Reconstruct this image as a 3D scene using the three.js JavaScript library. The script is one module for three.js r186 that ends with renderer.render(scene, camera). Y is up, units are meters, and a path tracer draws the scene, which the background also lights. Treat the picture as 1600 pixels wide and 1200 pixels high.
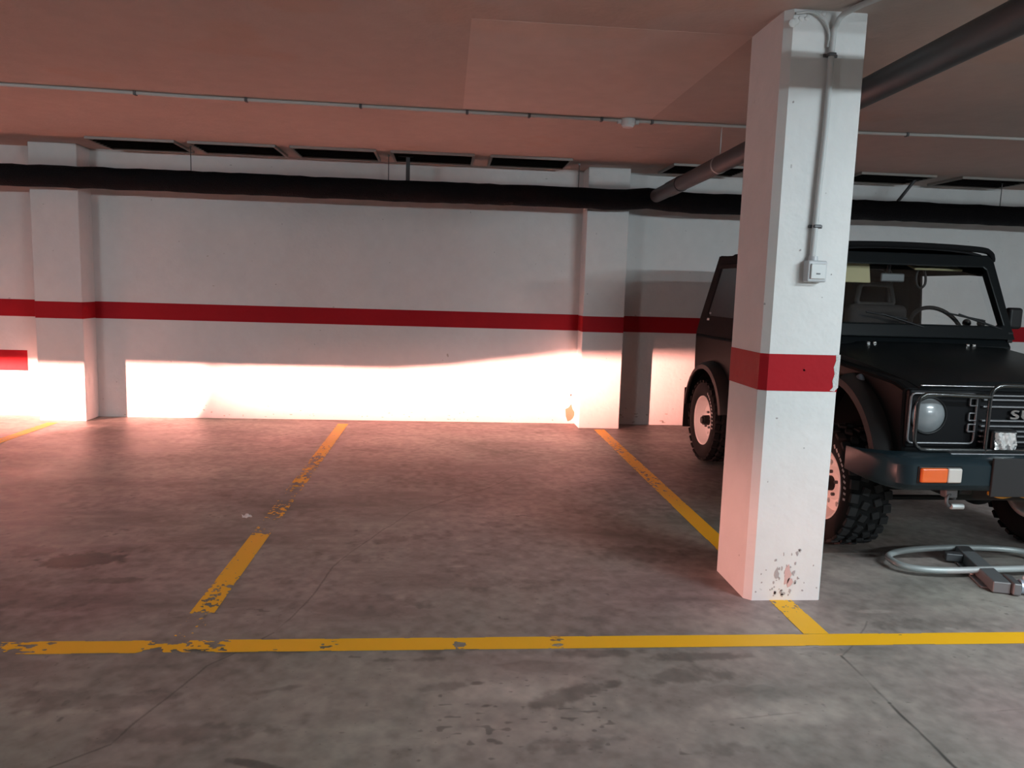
import * as THREE from 'three';
import { RoundedBoxGeometry } from 'three/addons/geometries/RoundedBoxGeometry.js';
import { mergeGeometries, mergeVertices, toCreasedNormals } from 'three/addons/utils/BufferGeometryUtils.js';
import { RectAreaLightUniformsLib } from 'three/addons/lights/RectAreaLightUniformsLib.js';
import { FontLoader } from 'three/addons/loaders/FontLoader.js';
import { TextGeometry } from 'three/addons/geometries/TextGeometry.js';

// ------------------------------------------------------------------ camera, exposure, lamps of the place
const scene = new THREE.Scene();
scene.background = new THREE.Color(0x000000);
const renderer = new THREE.WebGLRenderer({ antialias: true });
renderer.toneMapping = THREE.LinearToneMapping;
renderer.toneMappingExposure = 1.0;
renderer.shadowMap.enabled = true;
RectAreaLightUniformsLib.init();

const camera = new THREE.PerspectiveCamera(53.26, 4 / 3, 0.05, 60);
{
  const p = 7.15 * Math.PI / 180, y = 5.09 * Math.PI / 180, r = 1.76 * Math.PI / 180;
  camera.position.set(0, 1.40, 0);
  const fwd = new THREE.Vector3(Math.sin(y) * Math.cos(p), -Math.sin(p), -Math.cos(y) * Math.cos(p));
  const right = new THREE.Vector3(Math.cos(y), 0, Math.sin(y));
  const up = new THREE.Vector3().crossVectors(right, fwd);
  const ru = up.clone().multiplyScalar(Math.cos(r)).addScaledVector(right, -Math.sin(r));
  camera.up.copy(ru);
  camera.lookAt(fwd.clone().add(camera.position));
  camera.updateMatrixWorld(true);
}
const TUBE_NITS = 650, TUBE_COLOR = new THREE.Color().setRGB(0.85, 1.0, 1.06);                     // fluorescent battens over the aisle
const HEADLAMP_COLOR = new THREE.Color().setRGB(1.0, 0.39, 0.31);  // warm low beams of the car that stands to the left
const HEADLAMP_N = 9500, HEADLAMP_F = 5200, SPILL_CD = 330;          // candela: nearer and farther headlamp, added lamp for side spill
// battens: centre x, y, z and how far the tube looks down (radians)
const BATTENS = [[4.0, 2.42, 2.6, 0.34], [5.6, 2.42, 2.6, 0.34], [-5.6, 2.42, 0.8, 0.34], [3.6, 2.50, -1.1, 1.45]];

// ------------------------------------------------------------------ helpers
const V3 = (x, y, z) => new THREE.Vector3(x, y, z);
function rng(seed) { let s = seed >>> 0; return () => { s = (s + 0x6D2B79F5) >>> 0; let t = s; t = Math.imul(t ^ (t >>> 15), t | 1); t ^= t + Math.imul(t ^ (t >>> 7), t | 61); return ((t ^ (t >>> 14)) >>> 0) / 4294967296; }; }
function hash(x, y, s) { let h = Math.imul(x, 374761393) ^ Math.imul(y, 668265263) ^ Math.imul(s, 1274126177); h = Math.imul(h ^ (h >>> 13), 1103515245); h ^= h >>> 16; return ((h >>> 0) % 65536) / 65536; }
function vnoise(u, v, n, m, s) {                                   // value noise, periodic over the unit square, n by m cells
  const x = u * n, y = v * m, xi = Math.floor(x), yi = Math.floor(y);
  let fx = x - xi, fy = y - yi; fx = fx * fx * (3 - 2 * fx); fy = fy * fy * (3 - 2 * fy);
  const x0 = ((xi % n) + n) % n, x1 = (x0 + 1) % n, y0 = ((yi % m) + m) % m, y1 = (y0 + 1) % m;
  const a = hash(x0, y0, s), b = hash(x1, y0, s), c = hash(x0, y1, s), d = hash(x1, y1, s);
  return (a + (b - a) * fx) * (1 - fy) + (c + (d - c) * fx) * fy;
}
function fbm(u, v, n, o, s, m = n) { let t = 0, a = 0.5, w = 0; for (let k = 0; k < o; k++) { t += a * vnoise(u, v, n << k, m << k, s + k * 17); w += a; a *= 0.5; } return t / w; }
const smooth = (a, b, x) => { const t = Math.min(1, Math.max(0, (x - a) / (b - a))); return t * t * (3 - 2 * t); };
const lerp = (a, b, t) => a + (b - a) * t;
function tex(w, h, fn, srgb) {                                     // fn(u, v) -> [r, g, b] 0..1
  const d = new Uint8Array(w * h * 4);
  for (let j = 0, k = 0; j < h; j++) for (let i = 0; i < w; i++, k += 4) {
    const c = fn((i + 0.5) / w, (j + 0.5) / h);
    d[k] = Math.max(0, Math.min(255, c[0] * 255)); d[k + 1] = Math.max(0, Math.min(255, c[1] * 255)); d[k + 2] = Math.max(0, Math.min(255, c[2] * 255)); d[k + 3] = 255;
  }
  const t = new THREE.DataTexture(d, w, h, THREE.RGBAFormat);
  t.wrapS = t.wrapT = THREE.RepeatWrapping; t.magFilter = THREE.LinearFilter; t.minFilter = THREE.LinearMipmapLinearFilter; t.generateMipmaps = true;
  if (srgb) t.colorSpace = THREE.SRGBColorSpace;
  t.needsUpdate = true; return t;
}
const rep = (t, s, s2 = s) => { const c = t.clone(); c.repeat.set(1 / s, 1 / s2); c.needsUpdate = true; return c; };
const used = {};
function numbered(n) { const k = used[n] = (used[n] ?? -1) + 1; return k ? `${n}_${String(k).padStart(3, '0')}` : n; }
function shadows(o) { o.castShadow = true; o.receiveShadow = true; return o; }
function tag(o, label, category, group, kind) { o.userData = { label, category }; if (group) o.userData.group = group; if (kind) o.userData.kind = kind; return o; }
function mesh(name, geo, mat, parent) {
  const m = shadows(new THREE.Mesh(geo, mat));
  if (parent) { m.name = name; parent.add(m); } else { m.name = numbered(name); scene.add(m); }
  return m;
}
function thing(name, pos, label, category, group, kind) {
  const g = new THREE.Group(); g.name = numbered(name); g.position.set(...pos); scene.add(g);
  return tag(g, label, category, group, kind);
}
const at = (g, x, y, z) => g.translate(x, y, z);
const box = (x0, x1, y0, y1, z0, z1) => at(new THREE.BoxGeometry(x1 - x0, y1 - y0, z1 - z0), (x0 + x1) / 2, (y0 + y1) / 2, (z0 + z1) / 2);
const rbox = (x0, x1, y0, y1, z0, z1, r = 0.01, seg = 2) => at(new RoundedBoxGeometry(x1 - x0, y1 - y0, z1 - z0, seg, Math.min(r, (x1 - x0) / 2.01, (y1 - y0) / 2.01, (z1 - z0) / 2.01)), (x0 + x1) / 2, (y0 + y1) / 2, (z0 + z1) / 2);
function rod(p, q, r, seg = 10, r2 = r) {
  const a = V3(...p), b = V3(...q), d = b.clone().sub(a);
  const g = new THREE.CylinderGeometry(r2, r, d.length(), seg);
  g.applyQuaternion(new THREE.Quaternion().setFromUnitVectors(V3(0, 1, 0), d.clone().normalize()));
  return at(g, (a.x + b.x) / 2, (a.y + b.y) / 2, (a.z + b.z) / 2);
}
const tubeG = (pts, r, n = 40, seg = 8, closed = false, tension = 0.5) => new THREE.TubeGeometry(new THREE.CatmullRomCurve3(pts.map((p) => V3(...p)), closed, 'catmullrom', tension), n, r, seg, closed);
function polyTube(pts, r, fillet, seg = 10) {                      // tube along straight runs with rounded corners
  const path = new THREE.CurvePath(); let prev = V3(...pts[0]);
  for (let i = 1; i < pts.length; i++) {
    const c = V3(...pts[i]);
    if (i === pts.length - 1) { path.add(new THREE.LineCurve3(prev, c)); break; }
    const n = V3(...pts[i + 1]), a = c.clone().add(prev.clone().sub(c).setLength(Math.min(fillet, prev.distanceTo(c) * 0.49))), b = c.clone().add(n.clone().sub(c).setLength(Math.min(fillet, n.distanceTo(c) * 0.49)));
    path.add(new THREE.LineCurve3(prev, a)); path.add(new THREE.QuadraticBezierCurve3(a, c, b)); prev = b;
  }
  return new THREE.TubeGeometry(path, pts.length * 14, r, seg, false);
}
function loft(sections, { caps = true, crease = 0.6, closed = true } = {}) {
  const n = sections[0].length, pos = [], idx = [];
  for (const s of sections) for (const p of s) pos.push(p[0], p[1], p[2]);
  const m = closed ? n : n - 1;
  for (let i = 0; i < sections.length - 1; i++) for (let j = 0; j < m; j++) { const a = i * n + j, b = i * n + (j + 1) % n, c = a + n, d = b + n; idx.push(a, b, d, a, d, c); }
  if (caps && closed) for (const [i, f] of [[0, 1], [sections.length - 1, 0]]) {
    let c = [0, 0, 0]; for (const p of sections[i]) c = c.map((v, k) => v + p[k] / n);
    const o = pos.length / 3; pos.push(...c);
    for (let j = 0; j < n; j++) { const a = i * n + j, b = i * n + (j + 1) % n; f ? idx.push(o, b, a) : idx.push(o, a, b); }
  }
  const g = new THREE.BufferGeometry(); g.setAttribute('position', new THREE.Float32BufferAttribute(pos, 3)); g.setIndex(idx); g.computeVertexNormals();
  const out = toCreasedNormals(g, crease);
  out.setAttribute('uv', new THREE.Float32BufferAttribute(new Float32Array(out.attributes.position.count * 2), 2)); return out;
}
function merge(list) {
  const l = list.map((g) => { const q = g.index ? g.toNonIndexed() : g; for (const k of Object.keys(q.attributes)) if (!['position', 'normal', 'uv'].includes(k)) q.deleteAttribute(k); return q; });
  return mergeGeometries(l);
}
function metreUV(geo) {                                            // texture coordinates in metres, by the way a face points
  const g = geo.index ? geo.toNonIndexed() : geo, p = g.attributes.position, uv = new Float32Array(p.count * 2), a = V3(), b = V3(), c = V3();
  for (let i = 0; i < p.count; i += 3) {
    a.fromBufferAttribute(p, i); b.fromBufferAttribute(p, i + 1).sub(a); c.fromBufferAttribute(p, i + 2).sub(a); b.cross(c);
    const ax = Math.abs(b.x), ay = Math.abs(b.y), az = Math.abs(b.z);
    for (let k = 0; k < 3; k++) { const j = i + k, x = p.getX(j), y = p.getY(j), z = p.getZ(j); const [u, v] = ay > ax && ay > az ? [x, z] : ax > az ? [z, y] : [x, y]; uv[2 * j] = u; uv[2 * j + 1] = v; }
  }
  g.setAttribute('uv', new THREE.Float32BufferAttribute(uv, 2)); return g;
}
function extrude(pts, depth, holes = [], bevel = 0) {
  const mk = (P, S) => { const s = new S(); P.forEach(([x, y], i) => (i ? s.lineTo(x, y) : s.moveTo(x, y))); s.closePath(); return s; };
  const s = mk(pts, THREE.Shape); for (const h of holes) s.holes.push(mk(h, THREE.Path));
  return new THREE.ExtrudeGeometry(s, { depth, bevelEnabled: bevel > 0, bevelThickness: bevel, bevelSize: bevel, bevelOffset: -bevel, bevelSegments: 2, curveSegments: 16 });
}
const circlePts = (cx, cy, r, n = 20) => Array.from({ length: n }, (_, i) => [cx + r * Math.cos(i / n * Math.PI * 2), cy + r * Math.sin(i / n * Math.PI * 2)]);
function arc(cx, cy, r, a0, a1, n = 14) { return Array.from({ length: n + 1 }, (_, i) => { const a = (a0 + (a1 - a0) * i / n) * Math.PI / 180; return [cx + r * Math.cos(a), cy + r * Math.sin(a)]; }); }

// ------------------------------------------------------------------ materials
const std = (color, roughness = 0.6, o = {}) => new THREE.MeshStandardMaterial({ color, roughness, ...o });
const phys = (color, roughness, o = {}) => new THREE.MeshPhysicalMaterial({ color, roughness, ...o });
const lin = (r, g, b) => new THREE.Color().setRGB(r, g, b);

const plasterBump = tex(512, 512, (u, v) => { const n = 0.55 * fbm(u, v, 48, 3, 3) + 0.45 * fbm(u, v, 6, 3, 9); return [n, n, n]; });
const scuffs = (() => { const R = rng(77), L = []; for (let i = 0; i < 46; i++) L.push([R(), R(), 0.001 + 0.004 * R() * R(), 0.0005 + 0.0008 * R(), R() * 3.1, 0.08 + 0.3 * R()]); return L; })();
const plasterMap = tex(1024, 1024, (u, v) => {
  let n = 0.955 + 0.06 * (fbm(u, v, 4, 5, 21) - 0.5) + 0.03 * (fbm(u, v, 40, 3, 5) - 0.5);
  let w = 0.02 * (fbm(u, v, 3, 4, 88) - 0.5);
  for (const [a, b, l, t, th, s] of scuffs) { const dx = u - a, dy = v - b, p = dx * Math.cos(th) + dy * Math.sin(th), q = -dx * Math.sin(th) + dy * Math.cos(th); if (Math.abs(p) < l && Math.abs(q) < t) n -= s * 0.8; }
  return [n + w, n, n - w];
}, true);
const whitePaint = std(lin(0.80, 0.79, 0.78), 0.62, { map: rep(plasterMap, 3.1), bumpMap: rep(plasterBump, 1.3), bumpScale: 0.0025 });
const ceilMap = tex(1024, 1024, (u, v) => { const n = 0.93 + 0.07 * (fbm(u, v, 3, 5, 41) - 0.5) + 0.04 * (fbm(u, v, 60, 2, 6) - 0.5), s = smooth(0.66, 0.75, fbm(u, v, 7, 4, 63)); return [n, n * (1 - 0.03 * s), n * (1 - 0.05 * s)]; }, true);
const ceilPaint = std(lin(0.59, 0.49, 0.445), 0.85, { map: rep(ceilMap, 5), bumpMap: rep(plasterBump, 1.1), bumpScale: 0.003 });
const ceilPale = std(lin(0.72, 0.61, 0.56), 0.8, { map: rep(ceilMap, 5), bumpMap: rep(plasterBump, 1.1), bumpScale: 0.002 });
const redPaint = phys(lin(0.42, 0.012, 0.020), 0.6, { specularIntensity: 0.25, map: rep(plasterMap, 2.3), bumpMap: rep(plasterBump, 1.3), bumpScale: 0.002 });
const barePlaster = std(lin(0.50, 0.47, 0.44), 0.9, { bumpMap: rep(plasterBump, 0.4), bumpScale: 0.004 });
const bareBrick = std(lin(0.50, 0.24, 0.15), 0.9, { bumpMap: rep(plasterBump, 0.4), bumpScale: 0.004 });

// the concrete floor: one 8 m tile, x from -4.3, z from -7.9
const FX = -4.3, FZ = -7.9, FS = 8;
const segs = (pts) => pts.slice(1).map((p, i) => [...pts[i], ...p]);
const cracks = [
  ...segs([[0.53, -5.6], [0.30, -5.22], [0.05, -4.95], [-0.20, -4.65], [-0.37, -4.2], [-0.53, -3.72], [-0.58, -3.3], [-0.65, -2.98], [-0.74, -2.86], [-0.84, -2.72], [-0.90, -2.5], [-0.99, -2.25], [-1.16, -2.08], [-1.4, -1.8]]).map((s) => [...s, 0.0035, 0.5]),
  ...segs([[1.575, -2.74], [1.565, -2.4], [1.56, -2.0], [1.55, -1.2], [1.55, 0.0]]).map((s) => [...s, 0.0055, 0.9]),
  ...segs([[1.575, -2.74], [1.70, -2.86], [1.86, -3.05]]).map((s) => [...s, 0.003, 0.45]),
  ...segs([[1.575, -2.74], [1.42, -2.83], [1.2, -2.90]]).map((s) => [...s, 0.003, 0.35]),
  ...segs([[0.9, -2.3], [1.3, -2.36], [1.9, -2.33], [2.4, -2.38]]).map((s) => [...s, 0.003, 0.3]),
];
const stains = [                                                   // x, z, rx, rz, turn, depth : oil and rubber marks
  [-1.79, -3.80, 0.16, 0.085, 0.2, 0.95], [-1.66, -3.95, 0.16, 0.05, 0.3, 0.25], [-1.48, -3.55, 0.10, 0.03, 0.1, 0.4], [-2.1, -3.95, 0.12, 0.1, 0, 0.45], [-2.0, -3.3, 0.5, 0.09, 0, 0.16],
  [0.14, -2.57, 0.035, 0.014, 0.3, 0.6], [0.16, -2.42, 0.03, 0.013, 0.2, 0.65], [0.02, -2.55, 0.08, 0.03, 0.3, 0.3], [-0.53, -2.13, 0.085, 0.016, -0.35, 0.55], [0.62, -2.55, 0.13, 0.035, 0.5, 0.5], [0.85, -2.60, 0.16, 0.045, 0.1, 0.4],
  [0.5, -2.5, 0.2, 0.05, 0.45, 0.45], [0.30, -4.4, 0.16, 0.05, 0.0, 0.35], [1.05, -3.9, 0.24, 0.09, -0.2, 0.3], [0.0, -3.5, 0.5, 0.07, 0, 0.22], [-0.4, -3.25, 0.4, 0.09, 0, 0.25], [-0.4, -2.85, 0.4, 0.04, 0, 0.3],
  [1.15, -4.75, 0.3, 0.12, 0.2, 0.22], [-0.2, -4.15, 0.3, 0.06, 0.3, 0.3], [-0.45, -3.85, 0.2, 0.07, 0, 0.3], [1.0, -2.75, 0.16, 0.03, 0, 0.45], [0.62, -2.78, 0.14, 0.03, 0, 0.35], [2.2, -3.0, 0.25, 0.06, 0, 0.25], [0.9, -2.15, 0.14, 0.04, 0.1, 0.3], [0.45, -2.2, 0.3, 0.05, 0.1, 0.3],
  [-0.55, -2.55, 0.12, 0.025, 0.3, 0.35], [-0.2, -2.75, 0.15, 0.02, 0, 0.4], [-1.1, -2.5, 0.3, 0.06, 0, 0.3], [-0.7, -2.3, 0.3, 0.05, 0, 0.28], [0.0, -2.2, 0.25, 0.06, 0.2, 0.22],
];
const pale = [[0.08, -2.877, 0.05, 0.04], [0.46, -2.85, 0.06, 0.03], [0.15, -3.95, 0.06, 0.03], [0.08, -3.72, 0.07, 0.02], [0.12, -4.15, 0.05, 0.06], [1.95, -3.15, 0.06, 0.015], [0.2, -2.5, 0.25, 0.08], [1.1, -2.35, 0.3, 0.08], [-0.2, -2.3, 0.25, 0.06], [2.3, -3.6, 0.3, 0.12]];
const rust = [[0.455, -2.915, 0.03, 0.03], [0.61, -2.915, 0.03, 0.03]];
function floorShade(u, v) {
  const x = FX + u * FS, z = FZ + v * FS;
  const wob = fbm(u, v, 24, 3, 301) - 0.5, jag = fbm(u, v, 110, 3, 351) - 0.5, big = fbm(u, v, 5, 5, 101), mid = fbm(u, v, 22, 4, 151), fine = fbm(u, v, 190, 4, 201), streak = fbm(u, v, 10, 4, 251, 44);
  let k = 0.98 + 0.55 * (big - 0.5) + 0.50 * (mid - 0.5) + 0.62 * (fine - 0.5) + 0.34 * (streak - 0.5), oil = 0;
  for (const [a, b, rx, rz, t, s] of stains) { const dx = x - a, dz = z - b; if (Math.abs(dx) > rx * 2.5 || Math.abs(dz) > rx * 2.5) continue; const p = (dx * Math.cos(t) - dz * Math.sin(t)) / rx, q = (dx * Math.sin(t) + dz * Math.cos(t)) / rz, d = Math.sqrt(p * p + q * q) + 1.7 * wob + 1.3 * (mid - 0.5) + 1.2 * (fine - 0.5); oil = Math.max(oil, s * smooth(1.25, 0.6, d)); }
  oil = Math.max(oil, 0.32 * smooth(0.66, 0.74, fbm(u, v, 12, 5, 401, 40) + 0.25 * (fine - 0.5)), 0.5 * smooth(0.96, 1.06, vnoise(u, v, 260, 420, 451) * (0.62 + 0.72 * mid)));
  for (const [a, b, rx, rz] of pale) { const d = Math.hypot((x - a) / rx, (z - b) / rz) + 1.6 * wob + 1.2 * (mid - 0.5); k += 0.32 * smooth(1.2, 0.3, d); }
  let crack = 0;
  for (const [x0, z0, x1, z1, w, s] of cracks) { if (x < Math.min(x0, x1) - 0.05 || x > Math.max(x0, x1) + 0.05 || z < Math.min(z0, z1) - 0.05 || z > Math.max(z0, z1) + 0.05) continue; const dx = x1 - x0, dz = z1 - z0, t = Math.max(0, Math.min(1, ((x - x0) * dx + (z - z0) * dz) / (dx * dx + dz * dz))), d = Math.hypot(x - x0 - t * dx + 0.04 * wob + 0.006 * jag, z - z0 - t * dz + 0.03 * wob + 0.005 * jag); crack = Math.max(crack, s * smooth(w * 1.7, w * 0.5, d)); }
  if (hash(Math.floor(u * 2048), Math.floor(v * 2048), 5) > 0.9993) crack = Math.max(crack, 0.5);
  let ru = 0; for (const [a, b, rx, rz] of rust) ru = Math.max(ru, smooth(1.3, 0.4, Math.hypot((x - a + (z - b) * 0.5) / rx, (z - b) / rz) + 1.2 * wob));
  return { k: Math.max(0.25, k), oil, crack, ru, tint: fbm(u, v, 7, 4, 501) - 0.5 };
}
const FN = 2048, floorRough = new Uint8Array(FN * FN);
const floorMap = (() => {
  let i = 0;
  return tex(FN, FN, (u, v) => {
    const f = floorShade(u, v), d = f.k * (1 - f.oil * 0.82) * (1 - 0.8 * f.crack), t = f.tint;
    floorRough[i++] = Math.max(0, Math.min(255, 255 * (0.92 - 0.22 * f.oil - 0.25 * (f.k - 0.8) + 0.1 * f.crack)));
    const s = 0.54 * Math.sqrt(Math.max(0, d));
    return [s * (1.02 + 0.16 * t + 0.25 * f.ru), s * (0.975 - 0.10 * t - 0.1 * f.ru), s * (0.925 - 0.02 * t - 0.3 * f.ru)];
  }, true);
})();
const floorRoughMap = tex(1024, 1024, (u, v) => { const q = floorRough[Math.floor(v * FN) * FN + Math.floor(u * FN)] / 255; return [q, q, q]; });
const floorMat = std(0xffffff, 0.62, { map: floorMap, roughnessMap: floorRoughMap, bumpMap: rep(plasterBump, 0.16), bumpScale: 0.0006 });
const yellow = (alpha, key) => std(lin(0.95, 0.50, 0.010), 0.55, { alphaMap: alpha, alphaTest: 0.5, name: key });

const galvanised = std(lin(0.40, 0.43, 0.43), 0.48, { metalness: 0.35 });
const conduitGrey = std(lin(0.52, 0.53, 0.53), 0.5);
const conduitWhite = std(lin(0.50, 0.48, 0.46), 0.5);
const pvcGrey = std(lin(0.052, 0.053, 0.057), 0.5);
const lagging = phys(lin(0.009, 0.009, 0.011), 0.8, { specularIntensity: 0.35, bumpMap: rep(plasterBump, 0.35), bumpScale: 0.01 });
const ventFrame = std(lin(0.30, 0.28, 0.26), 0.5, { metalness: 0.3 });
const ventDark = std(lin(0.014, 0.012, 0.011), 0.9);
const steelDark = std(lin(0.10, 0.10, 0.105), 0.5, { metalness: 0.6 });
const plasticWhite = std(lin(0.62, 0.63, 0.63), 0.4);
const plasticGrey = std(lin(0.50, 0.51, 0.53), 0.4);

// ------------------------------------------------------------------ the setting
const X0 = -16, X1 = 8, ZB = -7.88, ZF = 9, H = 2.6, STR0 = 0.980, STR1 = 1.145;
{
  const g = new THREE.BoxGeometry(X1 - X0 + 0.4, 0.2, ZF - ZB + 0.4); at(g, (X0 + X1) / 2, -0.1, (ZF + ZB) / 2);
  const u = metreUV(g), a = u.attributes.uv; for (let i = 0; i < a.count; i++) a.setXY(i, (a.getX(i) - FX) / FS, (a.getY(i) - FZ) / FS);
  tag(mesh('floor', u, floorMat), 'worn grey polished concrete garage floor with oil stains and cracks', 'floor', null, 'structure');
}
const ceiling = tag(mesh('ceiling', metreUV(box(X0 - 0.2, X1 + 0.2, H, H + 0.2, ZB - 0.2, ZF + 0.2)), ceilPaint), 'flat painted garage ceiling slab above the parking bays', 'ceiling', null, 'structure');
mesh('pale_rectangle', metreUV(box(0.09, 1.405, H - 0.001, H + 0.01, -5.42, -3.64)), ceilPale, ceiling).userData = { label: 'paler rectangle on the ceiling beside the pillar' };  // thin sheet in a paler ceiling colour
mesh('plaster_ridge', metreUV(tubeG([[1.55, H, -6.50], [1.75, H + 0.001, -6.52], [2.0, H, -6.49]], 0.004, 12, 6)), ceilPaint, ceiling);

const PIL = [[-3.86, -3.43], [1.37, 1.79]], PZ = -7.61;            // the two wall pillars
const wallBack = tag(mesh('wall_back', metreUV(box(X0 - 0.2, X1 + 0.2, 0, H, ZB - 0.2, ZB)), whitePaint), 'long white painted wall with a red stripe at the end of the bays', 'wall', null, 'structure');
const stripe = (parent, x0, x1, z, y0 = STR0, y1 = STR1) => mesh('painted_stripe', metreUV(box(x0, x1, y0, y1, z - 0.004, z + 0.0015)), redPaint, parent);
stripe(wallBack, X0, PIL[0][0], ZB); stripe(wallBack, PIL[0][1], PIL[1][0], ZB); stripe(wallBack, PIL[1][1], X1, ZB);
mesh('red_panel', metreUV(box(-6.4, -4.085, 0.446, 0.648, ZB - 0.004, ZB + 0.0015)), redPaint, wallBack).userData = { label: 'red painted rectangle low on the wall' };
for (const [i, [a, b]] of PIL.entries()) {
  const p = mesh('pillar', metreUV(rbox(a, b, 0, H, ZB - 0.02, PZ, 0.008, 2)), whitePaint);
  tag(p, i ? 'white wall pillar with red stripe next to the black off-roader' : 'white wall pillar with red stripe beside the low red rectangle', 'pillar', null, 'structure');
  mesh('painted_stripe', metreUV(rbox(a - 0.0015, b + 0.0015, STR0, STR1, ZB - 0.01, PZ + 0.0015, 0.008, 2)), redPaint, p);
}
for (const [n, g, l] of [['wall_left', box(X0 - 0.2, X0, 0, H, ZB, ZF), 'white side wall beyond the parking bays'], ['wall_right', box(X1, X1 + 0.2, 0, H, ZB, ZF), 'white side wall behind the off-roader bay'], ['wall_front', box(X0 - 0.2, X1 + 0.2, 0, H, ZF, ZF + 0.2), 'white wall across the driving aisle']])
  tag(mesh(n, metreUV(g), whitePaint), l, 'wall', null, 'structure');

// flaking and dirt at the foot of the walls: small irregular pieces of bare plaster
function flake(R, cx, cy, rx, ry, n = 9) { return Array.from({ length: n }, (_, i) => { const a = i / n * 6.283, k = 0.55 + 0.6 * R(); return [cx + rx * k * Math.cos(a), cy + ry * k * Math.sin(a)]; }); }
function flakes(parent, name, list, z, mat, seed, thick = 0.0015) { const R = rng(seed); return mesh(name, metreUV(merge(list.map(([x, y, rx, ry]) => at(extrude(flake(R, x, y, rx, ry), thick), 0, 0, z)))), mat, parent); }
flakes(wallBack, 'bare_brick', [[1.325, 0.11, 0.055, 0.12]], ZB, bareBrick, 3).userData = { label: 'bare orange patch where plaster has fallen off' };
{
  const R = rng(8), L = []; for (let i = 0; i < 16; i++) L.push([1.28 + 0.08 * R(), 0.25 + 0.12 * R(), 0.004 + 0.008 * R(), 0.006 + 0.016 * R()]);
  for (let i = 0; i < 46; i++) L.push([-3.2 + 4.4 * R(), 0.02 + 0.12 * R() * R(), 0.004 + 0.014 * R(), 0.003 + 0.006 * R()]);
  for (let i = 0; i < 10; i++) L.push([1.85 + 0.6 * R(), 0.02 + 0.1 * R(), 0.006 + 0.02 * R(), 0.004 + 0.01 * R()]);
  L.push([0.03, 0.69, 0.012, 0.02], [-0.02, 0.64, 0.004, 0.006], [-2.35, 1.62, 0.012, 0.006], [-2.3, 1.33, 0.015, 0.004]);
  flakes(wallBack, 'chipped_plaster', L, ZB, barePlaster, 5).userData = { kind: 'stuff' };
}

// free-standing pillar
const CX0 = 1.405, CX1 = 1.762, CZ0 = -3.665, CZ1 = -3.28;
{
  const ring = (o) => { const a = CX0 - o, b = CX1 + o, c = -CZ1 - o, d = -CZ0 + o, k = 0.03, s = 0.008; return [[a, c + k], [a + k, c], [b - s, c], [b, c + s], [b, d - s], [b - s, d], [a + s, d], [a, d - s]]; };
  const col = (o, y0, y1) => { const g = extrude(ring(o), y1 - y0); g.rotateX(-Math.PI / 2); return metreUV(at(g, 0, y0, 0)); };   // shape (x, -z)
  const p = tag(mesh('pillar', col(0, 0, H), whitePaint), 'free-standing square white pillar with red band and switch box', 'pillar', null, 'structure');
  mesh('painted_stripe', col(0.0015, STR0, STR1), redPaint, p);
  const R = rng(31);
  mesh('chipped_corner', metreUV(merge([at(extrude([[1.728, 0.985], [1.742, 1.0], [1.737, 1.03], [1.745, 1.06], [1.738, 1.09], [1.747, 1.12], [1.744, 1.147], [1.7652, 1.147], [1.7652, 1.0], [1.75, 0.982]].map(([x, y]) => [x - 0.002, y]), 0.003), 0, 0, CZ1)])), std(lin(0.66, 0.66, 0.65), 0.9, { bumpMap: rep(plasterBump, 0.2), bumpScale: 0.008 }), p).userData = { label: 'chipped plaster corner where the red paint is gone' };
  flakes(p, 'chipped_plaster', [[1.60, 1.075, 0.008, 0.005], [1.545, 0.13, 0.012, 0.03], ...Array.from({ length: 26 }, () => [1.53 + 0.12 * R(), 0.02 + 0.32 * R() * R(), 0.002 + 0.007 * R(), 0.004 + 0.012 * R()]), ...Array.from({ length: 20 }, () => [1.44 + 0.31 * R(), 0.01 + 0.16 * R(), 0.002 + 0.004 * R(), 0.003 + 0.006 * R()]), ...Array.from({ length: 8 }, () => [1.43 + 0.3 * R(), 0.4 + 1.9 * R(), 0.002 + 0.004 * R(), 0.002 + 0.004 * R()])], CZ1, std(lin(0.40, 0.36, 0.36), 0.9), 12).userData = { kind: 'stuff' };
  flakes(p, 'bare_brick', [[1.597, 0.125, 0.022, 0.05], [1.61, 0.09, 0.015, 0.03]], CZ1 + 0.0004, std(lin(0.62, 0.40, 0.38), 0.9), 16);
  mesh('plaster_collar', metreUV(merge([0, 1, 2, 3, 4, 5, 6, 7].map((i) => at(new THREE.SphereGeometry(0.010 + 0.010 * R(), 8, 6).scale(1, 0.9, 0.3), CX0 + 0.025 + 0.016 * i * (1 + 0.3 * R()), 2.592 - 0.05 * Math.pow(1 - i / 8, 2) - 0.012 * R(), CZ1)))), whitePaint, p);
}

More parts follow.
